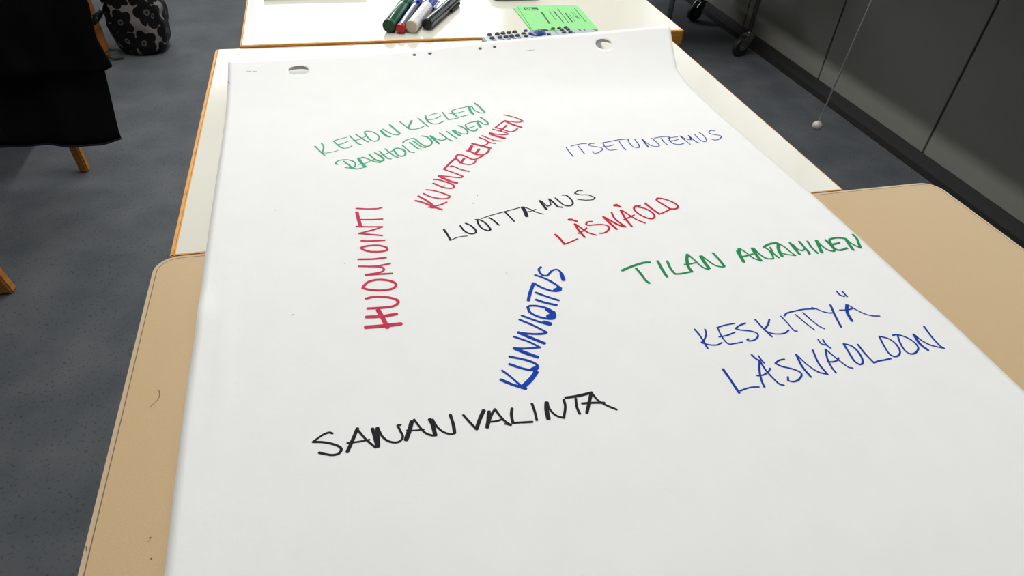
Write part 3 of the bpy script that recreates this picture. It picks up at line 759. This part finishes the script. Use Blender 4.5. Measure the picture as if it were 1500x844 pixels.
# notebook and tin at the top frame edge
t = root('notebook', (-.018, 1.3175, FT), label='thin reddish grey notebook behind the markers at the frame edge', cat='notebook')
boxo('cover', (-.086, .086, -.084, .084, .0003, .0016), M['maroon'], t, bev=.0004)
boxo('page_block', (-.083, .085, -.082, .082, .0017, .0068), M['white_plastic'], t)
boxo('cover', (-.086, .086, -.084, .084, .0069, .0085), M['maroon'], t, bev=.0004)
t = root('pencil_case', (.330, 1.2440, FT), label='olive green case right of the markers at the frame edge', cat='case')
bm = bmesh.new(); slab(bm, -.043, .043, -.044, .044, .0003, .014, .012, bev=.003); finish('body', bm, M['olive'], t)
boxo('zip', (-.038, .038, -.0445, -.0432, .006, .008), M['steel'], t)

# ------------------------------------------------------------------ remote control under the top edge of the sheet
ra = math.radians(5.6)
RT_ = root('remote_control', (.2210, .9930, TOPZ+.0004), ra, label='silver remote control half hidden under the top edge of the sheet', cat='remote control')
RH = .0170
bm = bmesh.new()
# outline: square left end, tapered rounded right end
ol = [(0, 0), (0, -.046), (.004, -.049), (.150, -.049), (.172, -.046), (.184, -.038), (.190, -.026), (.189, -.014), (.183, -.005), (.170, .0005), (.140, .001), (.004, .001)]
b2 = bmesh.new(); lo = [b2.verts.new((x, y, 0)) for x, y in ol]; hi = [b2.verts.new((x, y, RH)) for x, y in ol]
b2.faces.new(lo[::-1]); tf = b2.faces.new(hi)
for i in range(len(ol)): b2.faces.new((lo[i], lo[(i+1) % len(ol)], hi[(i+1) % len(ol)], hi[i]))
bmesh.ops.bevel(b2, geom=list(tf.edges), offset=.0016, segments=3, affect='EDGES'); merge(bm, b2)
finish('body', bm, M['remote_body'], RT_)
Minv = (Matrix.Translation((.2210, .9930, TOPZ+.0004)) @ Matrix.Rotation(ra, 4, 'Z')).inverted()
def loc(px, py): return Minv @ at(px, py, TOPZ+.0004+RH)
def button(name, px, py, rx, ry, m, h=.0022, dx=0, dy=0):
    p = loc(px, py)
    bm = bmesh.new(); bmesh.ops.create_uvsphere(bm, u_segments=16, v_segments=8, radius=1)
    bmesh.ops.delete(bm, geom=[v for v in bm.verts if v.co.z < -.05], context='VERTS')
    for v in bm.verts: v.co = Vector((p.x+dx+v.co.x*rx, p.y+dy+v.co.y*ry, RH-.0003+v.co.z*h))
    return finish(name, bm, m, RT_, smooth=True)
cols = [(717, 51.5), (728.3, 50.4), (736.8, 49.3), (745.3, 48.5), (754, 47.5)]
cols2 = [(721, 56.3), (732.5, 55.5), (741.3, 54.4), (749.6, 53.6), (758, 52.8)]
rowv = [loc(*b_)-loc(*a) for a, b_ in zip(cols, cols2)]
for c in cols: button('button', *c, .0042, .0038, M['remote_grey'], .0038)
for c in cols2: button('button', *c, .0042, .0038, M['remote_grey'], .0038)
for a, b_, v in zip(cols, cols2, rowv): button('button', *b_, .0042, .0038, M['remote_grey'], .0038, v.x, v.y)
button('button', 767, 49.5, .0042, .0032, M['remote_grey'], .003)
tag(button('button', 770, 45.6, .0033, .0030, M['remote_blue'], .003), label='small blue button')
tag(button('button', 770.6, 53.4, .0036, .0030, M['remote_green'], .003), label='small green button')
tag(button('navigation_pad', 787, 49.3, .0150, .0112, M['remote_blue'], .0045), label='large blue oval pad')
button('button', 795, 44.6, .0100, .0034, M['remote_grey'], .002); button('button', 804, 50.6, .0034, .0030, M['remote_grey'], .003)
button('button', 779, 56.5, .0030, .0024, M['remote_blue'], .0025)
for px, py in ((810, 42.4), (819.3, 41.8), (828.8, 40.8), (823, 44.3), (832, 43.7), (826.2, 47.8), (835.6, 47.2)):
    button('button', px, py, .0037, .0034, M['remote_grey'], .0034)
for px, py in ((784, 48.6), (788, 47.5), (791, 49.4), (786.5, 51), (782, 50.0)):
    button('symbol', px, py, .0012, .0010, M['white_plastic'], .0056)
def flatmark(px, py, lx, ly, m, name='printed_mark'):
    p = loc(px, py); bm = bmesh.new(); bm.faces.new([bm.verts.new((p.x+a*lx/2, p.y+b_*ly/2, RH+.00006)) for a, b_ in ((-1, -1), (1, -1), (1, 1), (-1, 1))])
    return finish(name, bm, m, RT_)
for px, py in ((814, 46.5), (816, 49), (806.5, 43.3), (812, 45)): flatmark(px, py, .0012, .009, M['remote_grey'])
for px, py in ((848.5, 43.8), (850.5, 44.6), (856, 43.6)): flatmark(px, py, .0015, .007, M['black_plastic'])
for c in cols+cols2: flatmark(c[0]+4.5, c[1]+1.5, .0016, .0018, M['remote_blue'])
for px, py in ((833, 48.2), (841, 47.6)): flatmark(px, py, .003, .0022, M['remote_green'])

# ------------------------------------------------------------------ blind cord
cb = Vector((1.42, 1.599, .206)); ct = Vector((1.443, 1.599, .578)); up = (ct-cb).normalized()
c = root('window_blind', cb, label='white blind cord with a small ball end hanging in front of the grey cabinets', cat='blind cord')
bm = bmesh.new(); tube(bm, [up*.012, up*1.2, up*2.42], .0024, 8); finish('cord', bm, M['cord'], c)
bm = bmesh.new(); lathe(bm, [(-.0150, .002), (-.0135, .0075), (-.009, .0125), (-.002, .0152), (.004, .0148), (.010, .011), (.0135, .0055), (.0150, .0030)], 24, 'Z'); finish('pull_ball', bm, M['ball'], c, smooth=True)
hx = up*2.42
boxo('rail', (hx.x-.03, hx.x+.03, -.6, 2.6, hx.z-.002, ZC-cb.z-.001), M['white_paint'], c)

# ------------------------------------------------------------------ chairs
def bar(bm, a, b_, wx, wy):
    a, b_ = Vector(a), Vector(b_)
    vs = []
    for p, s in ((a, .82), (b_, 1)):
        vs.append([bm.verts.new((p.x+sx*wx/2*s, p.y+sy*wy/2*s, p.z)) for sx, sy in ((-1, -1), (1, -1), (1, 1), (-1, 1))])
    bm.faces.new(vs[0][::-1]); bm.faces.new(vs[1])
    for k in range(4): bm.faces.new((vs[0][k], vs[0][(k+1) % 4], vs[1][(k+1) % 4], vs[1][k]))
def chair(x, y, rz, label, fw=.036, splay=.02, m=None, front_in=0):
    """origin at the floor under the seat centre, back at -Y"""
    m = m or M['beech']
    c = root('wooden_chair', (x, y, 0), rz, label=label, cat='chair', group='beech chairs on the left')
    for sx in (-1, 1):
        for sy in (-1, 1):
            bm = bmesh.new(); fi = front_in if sy > 0 else 0; bar(bm, (sx*(.205+splay-fi), sy*(.195+splay), 0), (sx*(.195-fi), sy*.185, .43), fw, .032)
            bmesh.ops.bevel(bm, geom=bm.edges[:], offset=.004, segments=2, affect='EDGES'); finish('leg', bm, m, c)
    bm = bmesh.new(); slab(bm, -.215, .215, -.20, .22, .431, .449, .05, bev=.006, seg=3); finish('seat', bm, m, c)
    bm = bmesh.new()
    for sx in (-1, 1): box(bm, sx*.195-.01, sx*.195+.01, -.168, .168, .37, .425)
    box(bm, -.17, .17, .18, .20, .37, .425); box(bm, -.17, .17, -.20, -.18, .37, .425); finish('seat_rail', bm, m, c)
    for sx in (-1, 1):
        bm = bmesh.new(); bar(bm, (sx*.185, -.215, .40), (sx*.185, -.235, .84), .03, .024); finish('back_post', bm, m, c)
    bm = bmesh.new(); box(bm, -.21, .21, -.246, -.230, .68, .82, bev=.006); finish('backrest', bm, m, c)
    return c
# chair carrying the coat: its rear right foot stands at (-.77, 2.02)
chair(-.992, 2.235, 0, 'beech wooden chair under the black coat, one foot showing below the hem', front_in=.085, fw=.029)
chair(-1.064, 1.228, PI, 'beech wooden chair whose foot enters at the left frame edge', fw=.05, splay=.035)
chair(-1.116, 3.166, 0, 'beech wooden chair behind the floral bag', fw=.062, m=M['dark_wood'])

# ------------------------------------------------------------------ coat hung on the chair back
ct_ = root('black_coat', (-.93, 1.93, .12), label='long black coat with a jacket hung over the beech chair back', cat='coat')
CO = Vector((-.93, 1.93, .12))
def cloth(name, xl, xr, hem, ztop, yb, amp, m, seed, nx=90, nz=50, back=.14):
    bm = bmesh.new(); g = []
    for j in range(nz+1):
        row = []
        for i in range(nx+1):
            u = i/nx
            if j <= nz-12:
                v = j/(nz-12); z0 = hem(u); z = z0+(ztop-z0)*v
                over = 0; fall = 0
            else:
                v = 1; q = (j-(nz-12))/12; z = ztop; over = q
            xL, xR = xl(z), xr(z); x = xL+(xR-xL)*u
            fold = math.sin(u*19+seed+.8*math.sin(z*3))*.6+math.sin(u*43+seed*2)*.25
            y = yb+amp*(1-.7*v)*fold+.01*noise.noise(Vector((x*9, z*6, seed)))
            if over:
                a = over*PI
                if over <= .5: y += .075*(1-math.cos(2*a))/2*1.0; z += .012*math.sin(2*a)
                else: y += .075; z -= (over-.5)*2*back
            row.append(bm.verts.new(Vector((x, y, z))-CO))
        g.append(row)
    for j in range(nz):
        for i in range(nx): bm.faces.new((g[j][i], g[j][i+1], g[j+1][i+1], g[j+1][i]))
    o = finish(name, bm, m, ct_, smooth=True); s = o.modifiers.new('t', 'SOLIDIFY'); s.thickness = .003; s.offset = 0
    return o
xl_c = lambda z: lerp_tab(z, [(.1, -1.26), (.6, -1.22), (.9, -1.18)])
cloth('coat_body', xl_c, lambda z: lerp_tab(z, [(.119, -.620), (.14, -.622), (.332, -.603), (.60, -.592), (.9, -.66)]),
      lambda u: lerp_tab(u, [(0, .131), (.5, .134), (.8, .119), (.94, .121), (1, .128)])+.002*math.sin(u*19), .865, 1.952, .010, M['cloth'], 1.3)
cloth('jacket', lambda z: lerp_tab(z, [(.3, -1.24), (.9, -1.16)]), lambda z: lerp_tab(z, [(.33, -.589), (.352, -.568), (.43, -.584), (.513, -.574), (.7, -.60), (.9, -.68)]),
      lambda u: lerp_tab(u, [(0, .345), (.7, .335), (.965, .336), (1, .354)]), .895, 1.922, .008, M['cloth2'], 4.1)
bm = bmesh.new()
pts = []
for k in range(60):
    u = k/59; z = lerp_tab(u, [(0, .131), (.5, .134), (.8, .119), (.94, .121), (1, .128)])+.002*math.sin(u*19)
    x = -1.26+(.64)*u; fold = math.sin(u*19+1.3+.8*math.sin(z*3))*.6+math.sin(u*43+2.6)*.25
    pts.append(Vector((x, 1.952+.010*fold-.002, z-.0005))-CO)
tube(bm, pts, .0028, 6); finish('hem_binding', bm, M['hem'], ct_)

# ------------------------------------------------------------------ floral tote bag on the floor
bx, by = -.738, 3.00
b = root('tote_bag', (bx, by, 0), label='black and white flowered tote bag standing on the floor by a chair leg', cat='bag')
bm = bmesh.new(); uvl = bm.loops.layers.uv.new('UVMap'); NS, NZ = 64, 36; rows = []
for j in range(NZ+1):
    v = j/NZ; z = .375*v
    r_ = lerp_tab(v, [(0, .70), (.03, .84), (.10, .97), (.22, 1.03), (.45, 1.04), (.7, .95), (.88, .78), (1, .62)])
    row = []
    for i in range(NS):
        a = 2*PI*i/NS; ca, sa = math.cos(a), math.sin(a)
        ex = .62; x = .104*r_*math.copysign(abs(ca)**ex, ca); y = .085*r_*math.copysign(abs(sa)**ex, sa)
        x += .010*noise.noise(Vector((ca*1.5, sa*1.5, z*14)))+.005*noise.noise(Vector((ca*4, sa*4, z*30)))-.03*max(0, v-.25)*(1 if ca < 0 else .45)*(-1 if ca > 0 else -.3)*-1
        y += .012*noise.noise(Vector((ca*1.5+7, sa*1.5, z*14)))
        zz = z+.006*noise.noise(Vector((ca*2, sa*2, z*9)))*(1 if j else 0)
        row.append(bm.verts.new((x, y, max(.0, zz))))
    rows.append(row)
arc = [0]
for i in range(NS):
    arc.append(arc[-1]+(rows[12][(i+1) % NS].co.xy-rows[12][i].co.xy).length)
for j in range(NZ):
    for i in range(NS):
        f = bm.faces.new((rows[j][i], rows[j][(i+1) % NS], rows[j+1][(i+1) % NS], rows[j+1][i]))
        for lp, (ii, jj) in zip(f.loops, ((i, j), (i+1, j), (i+1, j+1), (i, j+1))): lp[uvl].uv = (arc[ii]+.031, jj/NZ*.375*.9+.02)
bm.faces.new(rows[0][::-1]); bm.faces.new(rows[-1])
bag = finish('bag_body', bm, M['floral'], b, smooth=True)
bm = bmesh.new(); uvl = bm.loops.layers.uv.new('UVMap')
# strap looping off the left side, across the chair leg
cp = catmull([Vector(p) for p in ((-.085, -.05, .20), (-.115, -.095, .165), (-.150, -.098, .150), (-.182, -.095, .175), (-.186, -.09, .24), (-.12, -.07, .36))], 8)
prev = None
for i, p in enumerate(cp):
    q = [bm.verts.new(p+Vector((.006, 0, .020))), bm.verts.new(p+Vector((0, -.006, 0))), bm.verts.new(p-Vector((.006, 0, .020)))]
    if prev:
        for k in range(2):
            f = bm.faces.new((prev[k], prev[k+1], q[k+1], q[k]))
            for lp, (ii, kk) in zip(f.loops, ((i-1, k), (i-1, k+1), (i, k+1), (i, k))): lp[uvl].uv = (ii*.01+.1, kk*.02+.13)
    prev = q
st = finish('strap', bm, M['floral'], b, smooth=True); s = st.modifiers.new('t', 'SOLIDIFY'); s.thickness = .003
bm = bmesh.new(); tube(bm, [(-.07, -.10, .004), (-.11, -.115, .010), (-.135, -.10, .024), (-.115, -.085, .036), (-.08, -.085, .03)], .005, 8); finish('strap_loop', bm, M['rubber'], b)

# ------------------------------------------------------------------ rolling cart in the shade, right
rc = root('rolling_cart', (1.615, 2.90, 0), label='dark metal rolling cart with swivel casters in the shade by the cabinets', cat='cart')
for sx in (-1, 1):
    for sy in (-1, 1):
        px_, py_ = sx*.205, sy*.235
        bm = bmesh.new(); tube(bm, [(px_, py_, .105), (px_, py_, .78)], (.0115 if sx < 0 else .010), 12); finish('post', bm, M['steel'], rc)
        # caster: wheel, fork, stem, set askew
        cs = bpy.data.objects.new('caster', None)
        bm = bmesh.new()
        dx_, dy_ = (-.034, -.006)
        dirv = Vector((dx_, dy_, 0)).normalized(); nrm = Vector((-dirv.y, dirv.x, 0))
        cen = Vector((px_, py_, 0))+dirv*.030+Vector((0, 0, .040))
        b2 = bmesh.new(); lathe(b2, [(-.013, .030), (-.012, .037), (-.006, .040), (.006, .040), (.012, .037), (.013, .030)], 28, 'X')
        b2.transform(Matrix.Translation(cen) @ Matrix.Rotation(math.atan2(nrm.y, nrm.x), 4, 'Z')); merge(bm, b2)
        wheel = finish('caster_wheel', bm, M['rubber'], rc)
        bm = bmesh.new()
        R4 = Matrix.Translation((px_, py_, 0)) @ Matrix.Rotation(math.atan2(dirv.y, dirv.x), 4, 'Z')
        for s_ in (-1, 1):
            b2 = bmesh.new()
            pf = [(-.016, .094), (.018, .094), (.052, .052), (.044, .030), (.020, .028), (-.006, .060)]
            a_ = [b2.verts.new((u_, s_*.0165, z_)) for u_, z_ in pf]; c_ = [b2.verts.new((u_, s_*.0190, z_)) for u_, z_ in pf]
            b2.faces.new(a_); b2.faces.new(c_[::-1])
            for k in range(6): b2.faces.new((a_[k], a_[(k+1) % 6], c_[(k+1) % 6], c_[k]))
            b2.transform(R4); merge(bm, b2)
        b2 = bmesh.new(); box(b2, -.017, .019, -.019, .019, .090, .096, bev=.001); b2.transform(R4); merge(bm, b2)
        b2 = bmesh.new(); tube(b2, [(.030, -.022, .040), (.030, .022, .040)], .005, 10); b2.transform(R4); merge(bm, b2)
        b2 = bmesh.new(); tube(b2, [(0, 0, .096), (0, 0, .106)], .010, 12); b2.transform(R4); merge(bm, b2)
        fk = finish('caster_fork', bm, M['steel'], rc)
        bpy.data.objects.remove(cs)
boxo('shelf', (-.225, .205, -.25, .34, .285, .30), M['black_skirting'], rc, bev=.003)  # lower shelf, out of view, widened to shade the floor around the casters
boxo('shelf', (-.19, .19, -.22, .22, .60, .614), M['black_skirting'], rc, bev=.003)
